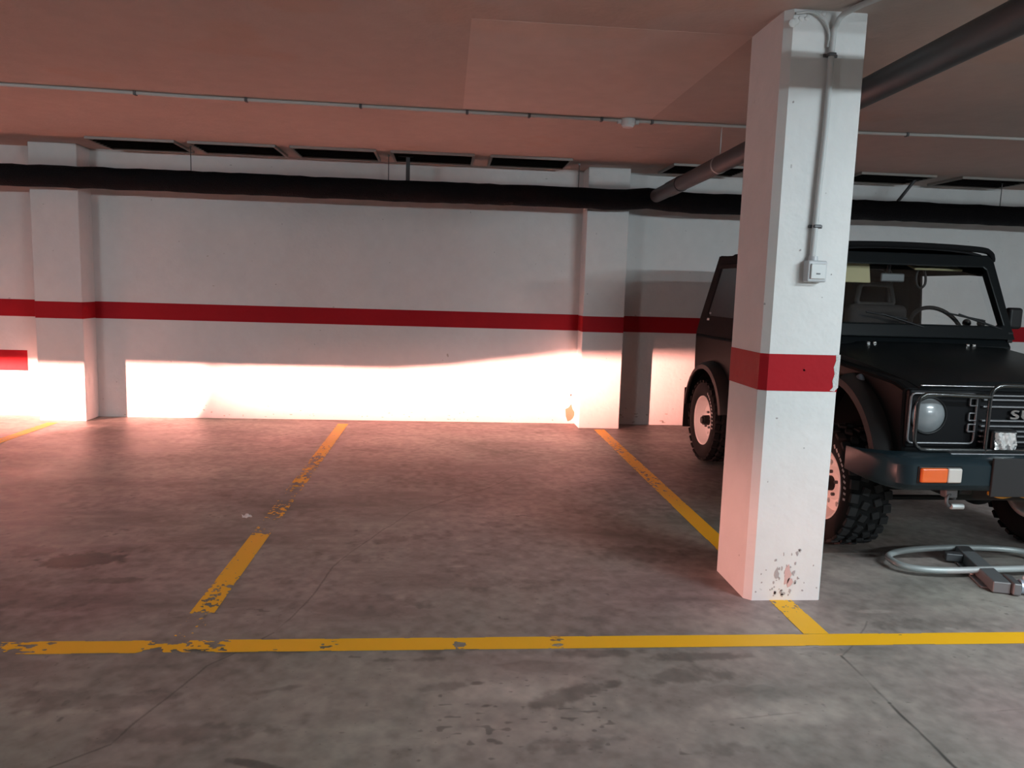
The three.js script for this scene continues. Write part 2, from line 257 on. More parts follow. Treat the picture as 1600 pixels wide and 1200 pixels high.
// yellow bay lines: sheets of paint with worn edges and gaps
function lineAlpha(w, h, wear, seed) {                             // wear(s) in 0..1 along the line
  return tex(w, h, (u, v) => { const e = Math.min(v, 1 - v), n = 0.68 * fbm(u, v, Math.round(w / 6), 3, seed, 6) + 0.32 * fbm(u, v, Math.round(w / 90), 3, seed + 9, 2); const k = wear(u), q = n + 0.0; const on = q > lerp(0.16, 0.86, k) - 0.0 && e > 0.02 + 0.05 * (fbm(u, v, Math.round(w / 16), 3, seed + 3, 4) - 0.2) ? 1 : 0; return [on, on, on]; });
}
const bump1 = (a, b, f) => (s) => smooth(a - f, a + f, s) * smooth(b + f, b - f, s);
function floorLine(x0, x1, z0, z1, alongX, wear, seed, label) {
  const len = alongX ? x1 - x0 : z1 - z0, N = Math.min(2048, Math.round(len * 300));
  const g = new THREE.PlaneGeometry(x1 - x0, z1 - z0); g.rotateX(-Math.PI / 2);
  const p = g.attributes.position, uv = g.attributes.uv;
  for (let i = 0; i < p.count; i++) { const a = (p.getX(i) + (x1 - x0) / 2) / (x1 - x0), b = (p.getZ(i) + (z1 - z0) / 2) / (z1 - z0); alongX ? uv.setXY(i, a, b) : uv.setXY(i, b, a); }
  const al = lineAlpha(N, 36, (u) => wear((alongX ? x0 : z0) + u * len), seed); al.wrapS = al.wrapT = THREE.ClampToEdgeWrapping;
  const m = mesh('parking_line', g, yellow(al, 'line_paint')); m.position.set((x0 + x1) / 2, 0.0015, (z0 + z1) / 2);
  return tag(m, label, 'floor marking', null, 'structure');
}
floorLine(-6.2, 5.4, -2.932, -2.822, true, (x) => Math.max(0.04, 0.40 * bump1(-1.75, -1.45, 0.03)(x), 0.55 * bump1(-1.13, -0.80, 0.03)(x), 0.30 * bump1(-0.7, -0.35, 0.1)(x), 0.46 * bump1(0.055, 0.105, 0.015)(x), 0.36 * bump1(0.42, 0.5, 0.02)(x)), 5, 'long yellow line across the front of all the bays');
floorLine(-1.052, -0.945, -7.66, -2.93, false, (z) => Math.max(0.06, 0.75 * bump1(-3.2, -2.9, 0.04)(z), 0.38 * bump1(-3.52, -3.2, 0.05)(z), 0.68 * bump1(-4.62, -4.2, 0.05)(z), 0.68 * bump1(-5.4, -4.6, 0.1)(z), 0.56 * bump1(-6.3, -5.4, 0.15)(z), 0.22), 6, 'flaking yellow line dividing the two empty bays');
floorLine(1.515, 1.630, -7.55, -2.93, false, (z) => Math.max(0.10, 0.30 * bump1(-8, -4.8, 0.4)(z), 0.3 * bump1(-3.3, -3.15, 0.05)(z)), 7, 'yellow line running past the free-standing pillar');
floorLine(-3.745, -3.635, -7.5, -2.93, false, (z) => 0.2, 8, 'yellow line ending at the wall pillar by the red rectangle');

// ------------------------------------------------------------------ services under the ceiling
{
  const g = thing('lagged_pipe', [0, 0, -7.45], 'thick black lagged pipe running along the wall under the ceiling', 'pipe');
  const R = rng(4), secs = []; const n = 18;
  for (let x = X0; x <= X1 + 0.01; x += 0.11) { const r = 0.098 + 0.003 * (R() - 0.5), cy = 2.275 + 0.002 * Math.sin(x * 1.7) + 0.025 * Math.exp(-Math.pow((x - 1.95) / 0.18, 2)); const ph = R(); secs.push(Array.from({ length: n }, (_, j) => { const a = j / n * 6.2832, q = r * (1 + 0.035 * Math.sin(a * 3 + ph * 6) + 0.03 * (R() - 0.5)); return [x, cy + q * Math.cos(a), q * Math.sin(a)]; })); }
  mesh('lagging', metreUV(loft(secs, { crease: 1.2 })), lagging, g);
  for (const x of [-2.355, -0.56, 1.245, 5.55]) { mesh('hanger_rod', rod([x, 2.36, 0], [x, 2.6, 0], 0.004, 8), steelDark, g); mesh('hanger_nut', at(new THREE.CylinderGeometry(0.011, 0.011, 0.016, 6), x, 2.59, 0), galvanised, g); }
  mesh('bracket', merge([rbox(-0.398, -0.362, 2.36, 2.59, -0.018, 0.018, 0.004), rbox(-0.47, -0.33, 2.585, 2.6, -0.03, 0.03, 0.004)]), steelDark, g);
  mesh('bracket', merge([rod([4.45, 2.37, 0.03], [4.62, 2.6, 0.03], 0.017, 8), rbox(4.52, 4.72, 2.585, 2.6, 0, 0.06, 0.004)]), steelDark, g);
}
{
  const g = thing('drain_pipe', [1.9, 0, -5], 'grey plastic drain pipe hung from ceiling behind the free-standing pillar', 'pipe');
  const L = (x, y, z) => [x - 1.9, y, z + 5], r = 0.0625, a = [1.885, 2.375, -1.2], b = [1.985, 2.315, -7.345];
  const P = (t) => L(lerp(a[0], b[0], t), lerp(a[1], b[1], t), lerp(a[2], b[2], t));
  mesh('pipe_run', rod(P(0), P(1), r, 28), pvcGrey, g);
  for (const [t, w] of [[0.52, 0.012], [0.895, 0.03]]) mesh('coupling', rod(P(t - w), P(t + w), r + 0.005, 28), pvcGrey, g);
  for (const t of [0.71]) { mesh('hanger_rod', rod(P(t), [P(t)[0], 2.6, P(t)[2]], 0.004, 8), galvanised, g); mesh('clamp', rod(P(t - 0.002), P(t + 0.002), r + 0.003, 28), galvanised, g); }
}
tag(mesh('drain_pipe', polyTube([[0.55, 2.599, -0.6], [0.55, 2.374, -0.6], [7.9, 2.374, -0.6]], 0.039, 0.08, 20), pvcGrey), 'grey plastic pipe along the ceiling over the driving aisle', 'pipe');
{
  const g = thing('ceiling_conduit', [0, H, -5.4], 'thin pale electrical conduit fixed along the ceiling above the bays', 'conduit');
  const pts = [[-6, -0.012, 0.10], [-2.86, -0.012, 0.05], [-1.70, -0.012, -0.02], [-0.45, -0.012, -0.05], [0.88, -0.012, -0.08], [2.08, -0.013, -0.08], [3.04, -0.012, -0.08], [4.2, -0.012, -0.02], [7.9, -0.012, 0.0]];
  mesh('tube', tubeG(pts, 0.0115, 120, 10), conduitWhite, g);
  for (const x of [-3.0, -2.05, -1.35, -0.6, 0.12, 0.55, 1.06, 1.42, 2.15, 3.3, 4.4]) { const q = new THREE.CatmullRomCurve3(pts.map((p) => V3(...p))); let z = 0; for (let i = 1; i < pts.length; i++) if (x >= pts[i - 1][0] && x <= pts[i][0]) z = lerp(pts[i - 1][2], pts[i][2], (x - pts[i - 1][0]) / (pts[i][0] - pts[i - 1][0])); mesh('clip', rbox(x - 0.009, x + 0.009, -0.027, 0, z - 0.02, z + 0.02, 0.004), steelDark, g); }
}
{
  const g = thing('junction_box', [1.25, H, -5.48], 'small round white junction box on the ceiling conduit', 'junction box');
  mesh('housing', at(new THREE.CylinderGeometry(0.05, 0.046, 0.045, 24), 0, -0.0225, 0), plasticWhite, g);
  mesh('lid', at(new THREE.CylinderGeometry(0.043, 0.036, 0.014, 24), 0, -0.05, 0), plasticWhite, g);
  for (const s of [-1, 1]) mesh('cable_gland', rod([s * 0.05, -0.02, 0], [s * 0.075, -0.02, 0], 0.016, 12), plasticWhite, g);
}
{
  // louvred ceiling vents along the wall
  const W = 0.76, D = 0.56;
  const proto = new THREE.Group();
  const bar = (x0, x1, z0, z1) => rbox(x0, x1, -0.024, 0, z0, z1, 0.003, 1);
  mesh('frame', merge([bar(-W / 2, W / 2, D / 2 - 0.022, D / 2), bar(-W / 2, W / 2, -D / 2, -D / 2 + 0.022), bar(-W / 2, -W / 2 + 0.022, -D / 2 + 0.022, D / 2 - 0.022), bar(W / 2 - 0.022, W / 2, -D / 2 + 0.022, D / 2 - 0.022)]), ventFrame, proto);
  mesh('duct_mouth', box(-W / 2 + 0.022, W / 2 - 0.022, -0.006, 0, -D / 2 + 0.022, D / 2 - 0.022), ventDark, proto);
  for (let i = 0; i < 7; i++) { const s = box(-W / 2 + 0.022, W / 2 - 0.022, -0.0015, 0.0015, -0.018, 0.018); s.rotateX(0.4); mesh('slat', at(s, 0, -0.013, -D / 2 + 0.075 + i * 0.07), ventDark, proto); }
  const LB = ['dark ceiling vent nearest the striped wall pillar by the red rectangle', 'second dark ceiling vent from the red rectangle pillar', 'middle one of the five dark ceiling vents between the wall pillars', 'dark ceiling vent crossed by the steel pipe bracket', 'dark ceiling vent just before the wall pillar next to the off-roader', 'dark ceiling vent partly hidden by the grey drain pipe', null, 'dark ceiling vent above the soft top, at the diagonal pipe bracket', 'dark ceiling vent farthest along the wall at the picture edge'];
  [-2.79, -1.92, -1.035, -0.145, 0.76, 2.47, 3.35, 4.30, 5.32].forEach((x, i) => {
    if (!LB[i]) return;
    const v = proto.clone(); v.name = numbered('ceiling_vent'); v.position.set(x, H, -7.46); scene.add(v); tag(v, LB[i], 'vent', 'ceiling vents along the wall');
  });
}
{
  // conduit and switch on the pillar
  const g = thing('wall_conduit', [1.60, 1.55, CZ1], 'grey conduit running up the face of the free-standing pillar', 'conduit');
  mesh('tube', tubeG([[-0.012, 0, 0.018], [-0.006, 0.3, 0.018], [0.003, 0.6, 0.018], [0.004, 0.93, 0.018], [0.012, 0.99, 0.024], [0.05, 1.033, 0.10], [0.22, 1.036, 0.6], [0.3, 1.036, 1.2]], 0.0125, 90, 12), conduitGrey, g);
  for (const y of [0.155, 0.868]) { mesh('clip', merge([rbox(-0.035 + y * 0.01, 0.028 + y * 0.01, y - 0.007, y + 0.007, 0, 0.007, 0.003), rbox(-0.022 + y * 0.008, 0.012 + y * 0.008, y - 0.007, y + 0.007, 0, 0.034, 0.004)]), steelDark, g); }
  mesh('cable', tubeG([[-0.16, 1.03, 0.006], [-0.09, 1.035, 0.012], [-0.035, 1.0, 0.014], [-0.012, 0.95, 0.014], [-0.012, 0.90, 0.010]], 0.006, 30, 8), conduitGrey, g);
}
{
  const g = thing('switch_box', [1.60, 1.51, CZ1], 'small pale grey light switch box on the free-standing pillar', 'switch');
  mesh('housing', rbox(-0.042, 0.046, -0.045, 0.048, 0, 0.048, 0.008, 3), plasticGrey, g);
  mesh('rocker', rbox(-0.030, 0.038, -0.032, 0.034, 0.044, 0.056, 0.005, 2), plasticWhite, g);
  mesh('indicator_slot', rbox(-0.006, 0.012, -0.012, -0.006, 0.0555, 0.0575, 0.001, 1), steelDark, g);
  mesh('spout', at(new THREE.CylinderGeometry(0.019, 0.022, 0.022, 16), -0.008, 0.056, 0.020), plasticGrey, g);
}
{
  const R = rng(19), pl = new THREE.PlaneGeometry(0.055, 0.04, 8, 6), p = pl.attributes.position; pl.rotateX(-Math.PI / 2);
  for (let i = 0; i < p.count; i++) { const x = p.getX(i), z = p.getZ(i); p.setY(i, 0.004 + 0.016 * Math.abs(Math.sin(x * 90 + 1)) * (z > 0 ? 0.4 : 1) + 0.006 * R()); }
  pl.computeVertexNormals();
  const m = mesh('paper_scrap', pl, std(lin(0.75, 0.72, 0.70), 0.8, { side: THREE.DoubleSide })); m.position.set(-1.148, 0.001, -4.51); m.rotation.y = 0.5;
  tag(m, 'small crumpled white paper scrap beside the flaking yellow line', 'litter', null, 'thing');
}

// ------------------------------------------------------------------ fluorescent battens over the aisle (behind the camera)
BATTENS.forEach(([x, y, z, down], i) => {
  const g = thing('ceiling_lamp', [x, y, z], ['long fluorescent batten over the aisle facing the off-roader', 'long fluorescent batten over the aisle at the far side wall', 'single fluorescent batten over the aisle near the hatchback', 'fluorescent batten close above the nose of the off-roader'][i], 'lamp', 'fluorescent battens over the aisle');
  mesh('housing', rbox(-0.76, 0.76, 0.0, 0.06, -0.03, 0.09, 0.008), plasticWhite, g);
  const tl = mesh('tube', rod([-0.73, -0.016, 0.0], [0.73, -0.016, 0.0], 0.013, 14), std(0xffffff, 0.4, { emissive: TUBE_COLOR, emissiveIntensity: 4 }), g);
  for (const s of [-1, 1]) { mesh('end_cap', rbox(s * 0.745 - 0.015, s * 0.745 + 0.015, -0.035, 0.01, -0.02, 0.02, 0.004), plasticWhite, g); mesh('hanger_rod', rod([s * 0.5, 0.06, 0.03], [s * 0.5, H - y, 0.03], 0.004, 8), galvanised, g); }
  const l = new THREE.RectAreaLight(TUBE_COLOR, TUBE_NITS, 1.46, 0.028);
  l.position.set(0, -0.016 - 0.018 * Math.sin(down), -0.018 * Math.cos(down)); g.add(l);
  l.rotateX(-down); if (i === 3) l.intensity *= 1.25;             // boosted to light the floor before the off-roader      // the light shines along its own -z
});

// ------------------------------------------------------------------ the car whose low beams light the wall (out of frame, to the left)
{
  const TH = 39 * Math.PI / 180, g = thing('hatchback_car', [-12.04, 0, 1.39], 'silver hatchback with lit headlamps turning towards the bays', 'car');
  g.rotation.y = TH;                                               // local +x is forward
  const silver = phys(lin(0.36, 0.37, 0.39), 0.35, { metalness: 0.5, clearcoat: 0.8 }), glass = phys(lin(0.02, 0.025, 0.028), 0.08), rubber = std(lin(0.015, 0.015, 0.015), 0.9);
  const prof = [[-1.9, 0.30], [-2.0, 0.75], [-1.95, 0.95], [1.05, 0.95], [1.72, 0.86], [1.72, 0.30], ...arc(1.25, 0.31, 0.36, 0, 180, 12), ...arc(-1.3, 0.31, 0.36, 0, 180, 12)];
  const bodyG = extrude(prof, 1.6, [], 0.05); mesh('body', at(bodyG, 0, 0, -0.8), silver, g);
  const cab = (o) => [[-1.85 + o, 0.95], [-1.55 + o, 1.42 - o], [-0.2, 1.46 - o], [0.45 - o, 1.40 - o], [1.15 - o, 0.95]];
  mesh('cabin_glass', at(extrude(cab(0.02), 1.36, [], 0.03), 0, 0, -0.68), glass, g);
  mesh('roof', at(extrude([[-1.55, 1.42], [-0.2, 1.46], [0.45, 1.40], [0.42, 1.44], [-0.2, 1.50], [-1.55, 1.47]], 1.3, [], 0.01), 0, 0, -0.65), silver, g);
  for (const [x, z] of [[1.25, 0.74], [1.25, -0.74], [-1.3, 0.74], [-1.3, -0.74]]) { const w = mesh('wheel', new THREE.TorusGeometry(0.235, 0.075, 12, 32).scale(1, 1, 1.3).translate(x, 0.31, z), rubber, g); mesh('rim', at(new THREE.CylinderGeometry(0.2, 0.2, 0.1, 24).rotateX(Math.PI / 2), x, 0.31, z), galvanised, w); }
  mesh('front_bumper', rbox(1.70, 2.28, 0.28, 0.53, -0.82, 0.82, 0.05, 3), silver, g);
  mesh('nose', rbox(1.70, 2.30, 0.50, 0.80, -0.44, 0.44, 0.04, 3), silver, g);
  for (const z of [-0.79, 0.79]) mesh('front_wing', rbox(1.70, 2.22, 0.50, 0.80, z - 0.03, z + 0.03, 0.02, 2), silver, g);
  mesh('bonnet_lip', rbox(1.68, 2.28, 0.775, 0.86, -0.82, 0.82, 0.035, 3), silver, g);
  mesh('grille', rbox(2.28, 2.32, 0.55, 0.70, -0.36, 0.36, 0.01), rubber, g);
  g.updateMatrixWorld(true);
  // one headlamp: open barrel, glowing reflector, the shield that gives the low beam its edge, and its light
  function headlamp(lz, aim, half, blend, candela, edge, low, ly = 0.65, spill = false) {
    const lx = spill ? 2.33 : 2.05, h = new THREE.Group(); h.name = spill ? 'added_spill_lamp' : 'headlamp'; g.add(h); h.position.set(lx, ly, lz);
    const src = g.localToWorld(V3(lx, ly, lz)); const dir = V3(Math.sin(aim), 0, -Math.cos(aim));
    h.rotation.y = Math.atan2(-dir.z, dir.x) - TH;                 // local +x along the beam
    mesh('barrel', new THREE.CylinderGeometry(0.095, 0.085, spill ? 0.08 : 0.40, 24, 1, true).rotateZ(-Math.PI / 2).translate(spill ? -0.01 : 0.14, 0, 0), std(lin(0.03, 0.03, 0.03), 0.6, { side: THREE.DoubleSide }), h);
    mesh('reflector', new THREE.CylinderGeometry(0.084, 0.084, 0.01, 24).rotateZ(-Math.PI / 2).translate(-0.05, 0, 0), std(0xffffff, 0.3, { emissive: HEADLAMP_COLOR, emissiveIntensity: 4 }), h);
    const sd = spill ? 0.05 : 0.3;                                   // how far the shield stands before the bulb
    const top = edge.map(([deg, s]) => { const a = deg * Math.PI / 180 - aim; return [sd * Math.tan(a), sd * s / Math.cos(a)]; });
    const pl = [[-0.075, top[0][1]], ...top, [0.075, top[top.length - 1][1]], [0.075, 0.05], [-0.075, 0.05]];
    mesh('beam_shield', extrude(pl, 0.002).rotateY(-Math.PI / 2).translate(sd + 0.001, 0, 0), std(lin(0.02, 0.02, 0.02), 0.8), h);
    if (low) mesh('beam_shield', extrude([[-0.05, low], [0.05, low], [0.05, -0.05], [-0.05, -0.05]], 0.001).rotateY(-Math.PI / 2).translate(0.0405, 0, 0), std(lin(0.02, 0.02, 0.02), 0.8), h);  // extra plate added to dim the lower part of the beam
    const l = new THREE.SpotLight(HEADLAMP_COLOR, candela, 0, half * Math.PI / 180, blend, 2);
    l.castShadow = true; l.shadow.radius = spill ? 0.06 : 0.09; l.position.copy(src); l.target.position.copy(src.clone().addScaledVector(dir, 10).add(V3(0, spill ? -0.3 : -0.22, 0)));
    scene.add(l); scene.add(l.target); l.target.updateMatrixWorld(true);
  }
  const D = Math.PI / 180;
  headlamp(0.6, 49.2 * D, 9.0, 0.85, HEADLAMP_N, [[36, -0.0107], [48.4, -0.0095], [50.1, -0.0063], [53.3, 0.0047], [58, 0.008]], -0.00125);
  headlamp(-0.6, 43.2 * D, 5.4, 0.12, HEADLAMP_F, [[36, -0.0118], [50, -0.0118]], 0);
  headlamp(0.45, 66 * D, 24, 0.6, SPILL_CD, [[40, 0.018], [88, 0.018]], 0, 0.40, true);  // added lamp standing in for wide headlamp spill on the pillar
}

// ------------------------------------------------------------------ the folded parking barrier on the floor
{
  const bx = 2.80, bz = -3.70, g = thing('parking_barrier', [bx, 0, bz], 'galvanised tubular parking barrier folded flat in front of the off-roader', 'parking barrier');
  const r = 0.017, y = 0.040, P = []; for (let i = 0; i < 48; i++) { const a = i / 48 * 6.2832, c = Math.cos(a), q = Math.sin(a), x = 0.44 * Math.sign(c) * Math.pow(Math.abs(c), 0.7); P.push([x, y + 0.008 * (1 - Math.abs(c)), -0.005 + 0.165 * Math.sign(q) * Math.pow(Math.abs(q), 0.75) - 0.06 * x]); }
  mesh('hoop', tubeG(P, r, 160, 12, true), galvanised, g);
  const T = (q) => q.rotateY(-0.30).translate(0.02, 0, 0.02);
  mesh('base_channel', T(merge([rbox(-0.045, 0.035, 0.004, 0.060, -0.20, 0.36, 0.006), rbox(-0.075, 0.065, 0, 0.010, -0.18, 0.30, 0.003)])), std(lin(0.15, 0.155, 0.16), 0.5, { metalness: 0.3 }), g);
  mesh('lock_housing', T(rbox(0.036, 0.075, 0.006, 0.066, 0.24, 0.38, 0.008)), std(lin(0.16, 0.165, 0.17), 0.5, { metalness: 0.5 }), g);
  const lk = mesh('padlock', T(rod([0.078, 0.040, 0.335], [0.19, 0.040, 0.335], 0.034, 24)), std(lin(0.45, 0.50, 0.58), 0.35, { metalness: 0.5 }), g);
  mesh('shackle', T(tubeG([[0.10, 0.065, 0.335], [0.10, 0.085, 0.32], [0.13, 0.092, 0.31], [0.16, 0.085, 0.32], [0.16, 0.065, 0.335]], 0.006, 24, 8)), galvanised, lk);
  for (const [x, z] of [[-0.06, -0.13], [0.05, -0.13], [-0.06, 0.13]]) mesh('bolt', T(at(new THREE.CylinderGeometry(0.012, 0.012, 0.018, 6), x, 0.018, z)), galvanised, g);
  mesh('hinge_block', T(rbox(-0.13, -0.045, 0.012, 0.055, -0.10, -0.04, 0.006)), steelDark, g);
}

// ------------------------------------------------------------------ the black soft-top off-roader
const font = await new FontLoader().loadAsync('fonts/droid/droid_sans_bold.typeface.json');
{
  const cx = 2.90, bz = -5.1, car = thing('off_road_car', [cx, 0, bz], 'black soft-top off-road car parked nose out beside the free-standing pillar', 'car');
  const paint = phys(lin(0.005, 0.0065, 0.0075), 0.34, { specularIntensity: 0.3 }), dusty = phys(lin(0.006, 0.006, 0.0065), 0.5, { specularIntensity: 0.13 }), gloss = phys(lin(0.006, 0.0075, 0.008), 0.25, { clearcoat: 0.9, clearcoatRoughness: 0.1 });
  const paintBlue = phys(lin(0.008, 0.017, 0.022), 0.32, { specularIntensity: 0.55 });
  const plastic = phys(lin(0.008, 0.008, 0.009), 0.45, { specularIntensity: 0.5 }), rubber = phys(lin(0.011, 0.011, 0.0115), 0.8, { specularIntensity: 0.3 }), treadRubber = phys(lin(0.026, 0.026, 0.027), 0.8, { specularIntensity: 0.4 }), flareRubber = phys(lin(0.016, 0.014, 0.014), 0.55, { specularIntensity: 0.5 });
  const canvas = phys(lin(0.008, 0.008, 0.009), 0.8, { specularIntensity: 0.25, bumpMap: rep(plasterBump, 0.2), bumpScale: 0.003 });
  const trimGrey = std(lin(0.22, 0.22, 0.23), 0.35, { metalness: 0.6 }), chrome = std(lin(0.75, 0.75, 0.75), 0.15, { metalness: 1 });
  const glass = phys(0xffffff, 0.02, { transmission: 1, thickness: 0, ior: 1.45 }), lens = phys(lin(0.20, 0.215, 0.225), 0.3, { clearcoat: 1, clearcoatRoughness: 0.03 });
  const vinyl = phys(lin(0.035, 0.036, 0.04), 0.2, { specularIntensity: 0.6 }), cream = std(lin(0.42, 0.38, 0.22), 0.8), underBlack = std(lin(0.008, 0.008, 0.008), 0.8);
  const whiteRim = std(lin(0.84, 0.80, 0.77), 0.4), amber = phys(lin(0.68, 0.10, 0.004), 0.25, { clearcoat: 0.6 }), clearLens = phys(lin(0.48, 0.46, 0.43), 0.25, { clearcoat: 0.6 });
  const put = (g) => at(g, -cx, 0, -bz);                           // world metres to the car's own frame
  const part = (name, g, mat, parent = car) => mesh(name, put(g), mat, parent);
  const side = (pts, depth, x1, holes = [], bevel = 0) => at(extrude(pts, depth, holes, bevel).rotateY(-Math.PI / 2), x1, 0, 0);   // (z, y) outline, from x1 towards -x
  const HW = 0.665, AF = [-4.12, 0.345], AR = [-6.20, 0.345];
  // body tub with wheel arches
  const body = part('body', side([[-6.68, 0.56], [-6.70, 0.80], [-6.71, 1.05], [-4.64, 1.05], [-4.56, 1.075], [-3.62, 1.0], [-3.52, 0.975], [-3.505, 0.64], [-3.60, 0.56], [-3.60, 0.60], ...arc(-4.09, 0.44, 0.52, 18, 180, 18), [-4.63, 0.50], [-5.66, 0.50], ...arc(...AR, 0.455, 20, 160, 16).slice(0), ], 2 * HW - 0.04, cx + HW - 0.02, [], 0.02), dusty);
  // bonnet
  {
    const S = []; for (const [z, hw, yt, yb] of [[-3.50, 0.600, 0.985, 0.965], [-3.52, 0.605, 1.003, 0.965], [-3.60, 0.61, 1.022, 0.97], [-4.0, 0.62, 1.075, 1.0], [-4.50, 0.635, 1.128, 1.05], [-4.56, 0.635, 1.13, 1.05]]) S.push([[cx - hw, yb, z], [cx - hw + 0.012, yt - 0.024, z], [cx - hw + 0.05, yt - 0.010, z], [cx - hw * 0.62, yt - 0.004, z], [cx - hw * 0.56, yt + 0.008, z], [cx, yt + 0.012, z], [cx + hw * 0.56, yt + 0.008, z], [cx + hw * 0.62, yt - 0.004, z], [cx + hw - 0.05, yt - 0.010, z], [cx + hw - 0.012, yt - 0.024, z], [cx + hw, yb, z]]);
    const b = part('bonnet', loft(S, { crease: 0.35 }), paint);
    for (const x of [2.56, 2.60, 3.2, 3.24]) part('washer_nozzle', rbox(x - 0.011, x + 0.011, 1.125, 1.143, -4.46, -4.44, 0.004), chrome, b);
    part('bonnet_edge_glint', rbox(cx - 0.60, cx + 0.60, 0.989, 0.995, -3.502, -3.494, 0.003), std(lin(0.7, 0.7, 0.72), 0.2, { metalness: 0.9 }), b);  // bright strip stands in for the highlight along the bonnet edge
  }
  part('engine_bay', rbox(cx - 0.46, cx + 0.46, 0.46, 0.97, -4.62, -3.54, 0.02), phys(lin(0.006, 0.006, 0.006), 0.9, { specularIntensity: 0.1 }));
  for (const s of [-1, 1]) { part('wing_stay', rod([cx + s * 0.63, 0.91, -3.72], [cx + s * 0.635, 0.70, -3.60], 0.020, 8, 0.012), std(lin(0.10, 0.07, 0.065), 0.6)); part('wing_lamp', at(new THREE.SphereGeometry(0.034, 18, 12).scale(0.7, 1, 1.1), cx + s * 0.668, 0.965, -3.92), phys(lin(0.13, 0.15, 0.18), 0.3)); }
  part('cowl', loft([[-4.54, 1.05, 1.125], [-4.60, 1.05, 1.20], [-4.68, 1.05, 1.20]].map(([z, a, b]) => [[cx - 0.655, a, z], [cx - 0.655, b, z], [cx + 0.655, b, z], [cx + 0.655, a, z]]), { crease: 0.2 }), paint);
  // front panel, grille, lamps
  const grille = part('grille', rbox(cx - 0.655, cx + 0.655, 0.685, 0.972, -3.53, -3.492, 0.012), phys(lin(0.005, 0.005, 0.006), 0.5, { specularIntensity: 0.2 }));
  for (const y of [0.951, 0.930, 0.896, 0.827, 0.800, 0.775, 0.750, 0.722]) part('slat', rbox(2.615, 3.185, y - 0.004, y + 0.004, -3.495, -3.474, 0.002, 1), trimGrey, grille);
  for (const s of [-1, 1]) {
    const sx = (x) => cx + s * (cx - x) * -1;                      // s = 1 keeps x, s = -1 mirrors it
    const fx = (x) => (s > 0 ? x : 2 * cx - x);
    const hl = part('headlamp', new THREE.SphereGeometry(0.12, 32, 12, 0, 6.2832, 0, 0.80).rotateX(Math.PI / 2).translate(fx(2.348), 0.846, -3.575), lens);
    part('lamp_ring', new THREE.TorusGeometry(0.089, 0.006, 10, 40).translate(fx(2.348), 0.846, -3.488), plastic, hl);
    const a = Math.min(fx(2.24), fx(2.585)), b = Math.max(fx(2.24), fx(2.585));
    part('headlamp_surround', polyTube([[(a + b) / 2, 0.955, -3.482], [a + 0.006, 0.955, -3.482], [a + 0.006, 0.712, -3.482], [b, 0.712, -3.482], [b, 0.955, -3.482], [(a + b) / 2, 0.955, -3.482]], 0.005, 0.025, 8), trimGrey);
    for (const yy of [0.918, 0.845, 0.79]) part('side_vent', polyTube([[fx(2.585), yy - 0.018, -3.478], [fx(2.548), yy - 0.018, -3.478], [fx(2.548), yy + 0.018, -3.478], [fx(2.585), yy + 0.018, -3.478]], 0.0045, 0.004, 6), trimGrey, grille);
    // fog lamp on the guard
    const fl = part('added_spill_lamp', rbox(Math.min(fx(2.622), fx(2.757)), Math.max(fx(2.622), fx(2.757)), 0.690, 0.795, -3.47, -3.40, 0.018, 3), plastic);
    const f0 = Math.min(fx(2.634), fx(2.745)), f1 = Math.max(fx(2.634), fx(2.745));
    part('fog_lens', (() => { const R = rng(9), q = new THREE.PlaneGeometry(f1 - f0, 0.083, 14, 10), p = q.attributes.position; for (let i = 0; i < p.count; i++) p.setZ(i, 0.007 * (1 - Math.pow(2 * Math.abs(p.getX(i)) / (f1 - f0), 4)) + 0.005 * Math.sin(p.getX(i) * 160 + p.getY(i) * 70) * (0.5 + R())); q.computeVertexNormals(); return at(q, (f0 + f1) / 2, 0.7425, -3.398); })(), std(lin(0.8, 0.8, 0.8), 0.2, { metalness: 0.8 }), fl);
    // direction indicator in the bumper
    const i0 = Math.min(fx(2.203), fx(2.402)), i1 = Math.max(fx(2.203), fx(2.402)), sp = fx(2.332);
    const ind = part('indicator', rbox(i0 - 0.008, i1 + 0.008, 0.557, 0.638, -3.345, -3.292, 0.006), plastic);
    part('amber_lens', rbox(s > 0 ? i0 : sp, s > 0 ? sp : i1, 0.563, 0.632, -3.33, -3.278, 0.008), amber, ind);
    part('clear_lens', rbox(s > 0 ? sp : i0, s > 0 ? i1 : sp, 0.563, 0.632, -3.33, -3.278, 0.008), clearLens, ind);
  }
  const word = new TextGeometry('SUZUKI', { font, size: 0.043, depth: 0.008, curveSegments: 6, bevelEnabled: true, bevelThickness: 0.0015, bevelSize: 0.0012, bevelSegments: 1 });
  word.computeBoundingBox(); word.scale(0.345 / (word.boundingBox.max.x - word.boundingBox.min.x), 1, 1); part('lettering', at(word, 2.755, 0.838, -3.480), chrome, grille);
  // tubular brush guard
  const zg = -3.415, gr = 0.0105, m = (x) => 2 * cx - x;
  part('brush_guard', merge([
    polyTube([[2.605, 0.952, zg], [2.238, 0.962, zg], [2.238, 0.692, zg], [m(2.238), 0.692, zg], [m(2.238), 0.962, zg], [m(2.605), 0.952, zg]], gr, 0.06, 10),
    polyTube([[2.600, 0.66, zg], [2.600, 1.008, zg], [m(2.600), 1.008, zg], [m(2.600), 0.66, zg]], gr, 0.07, 10),
    rod([2.60, 0.67, zg], [2.60, 0.64, -3.40], 0.014), rod([m(2.60), 0.67, zg], [m(2.60), 0.64, -3.40], 0.014)]), gloss);
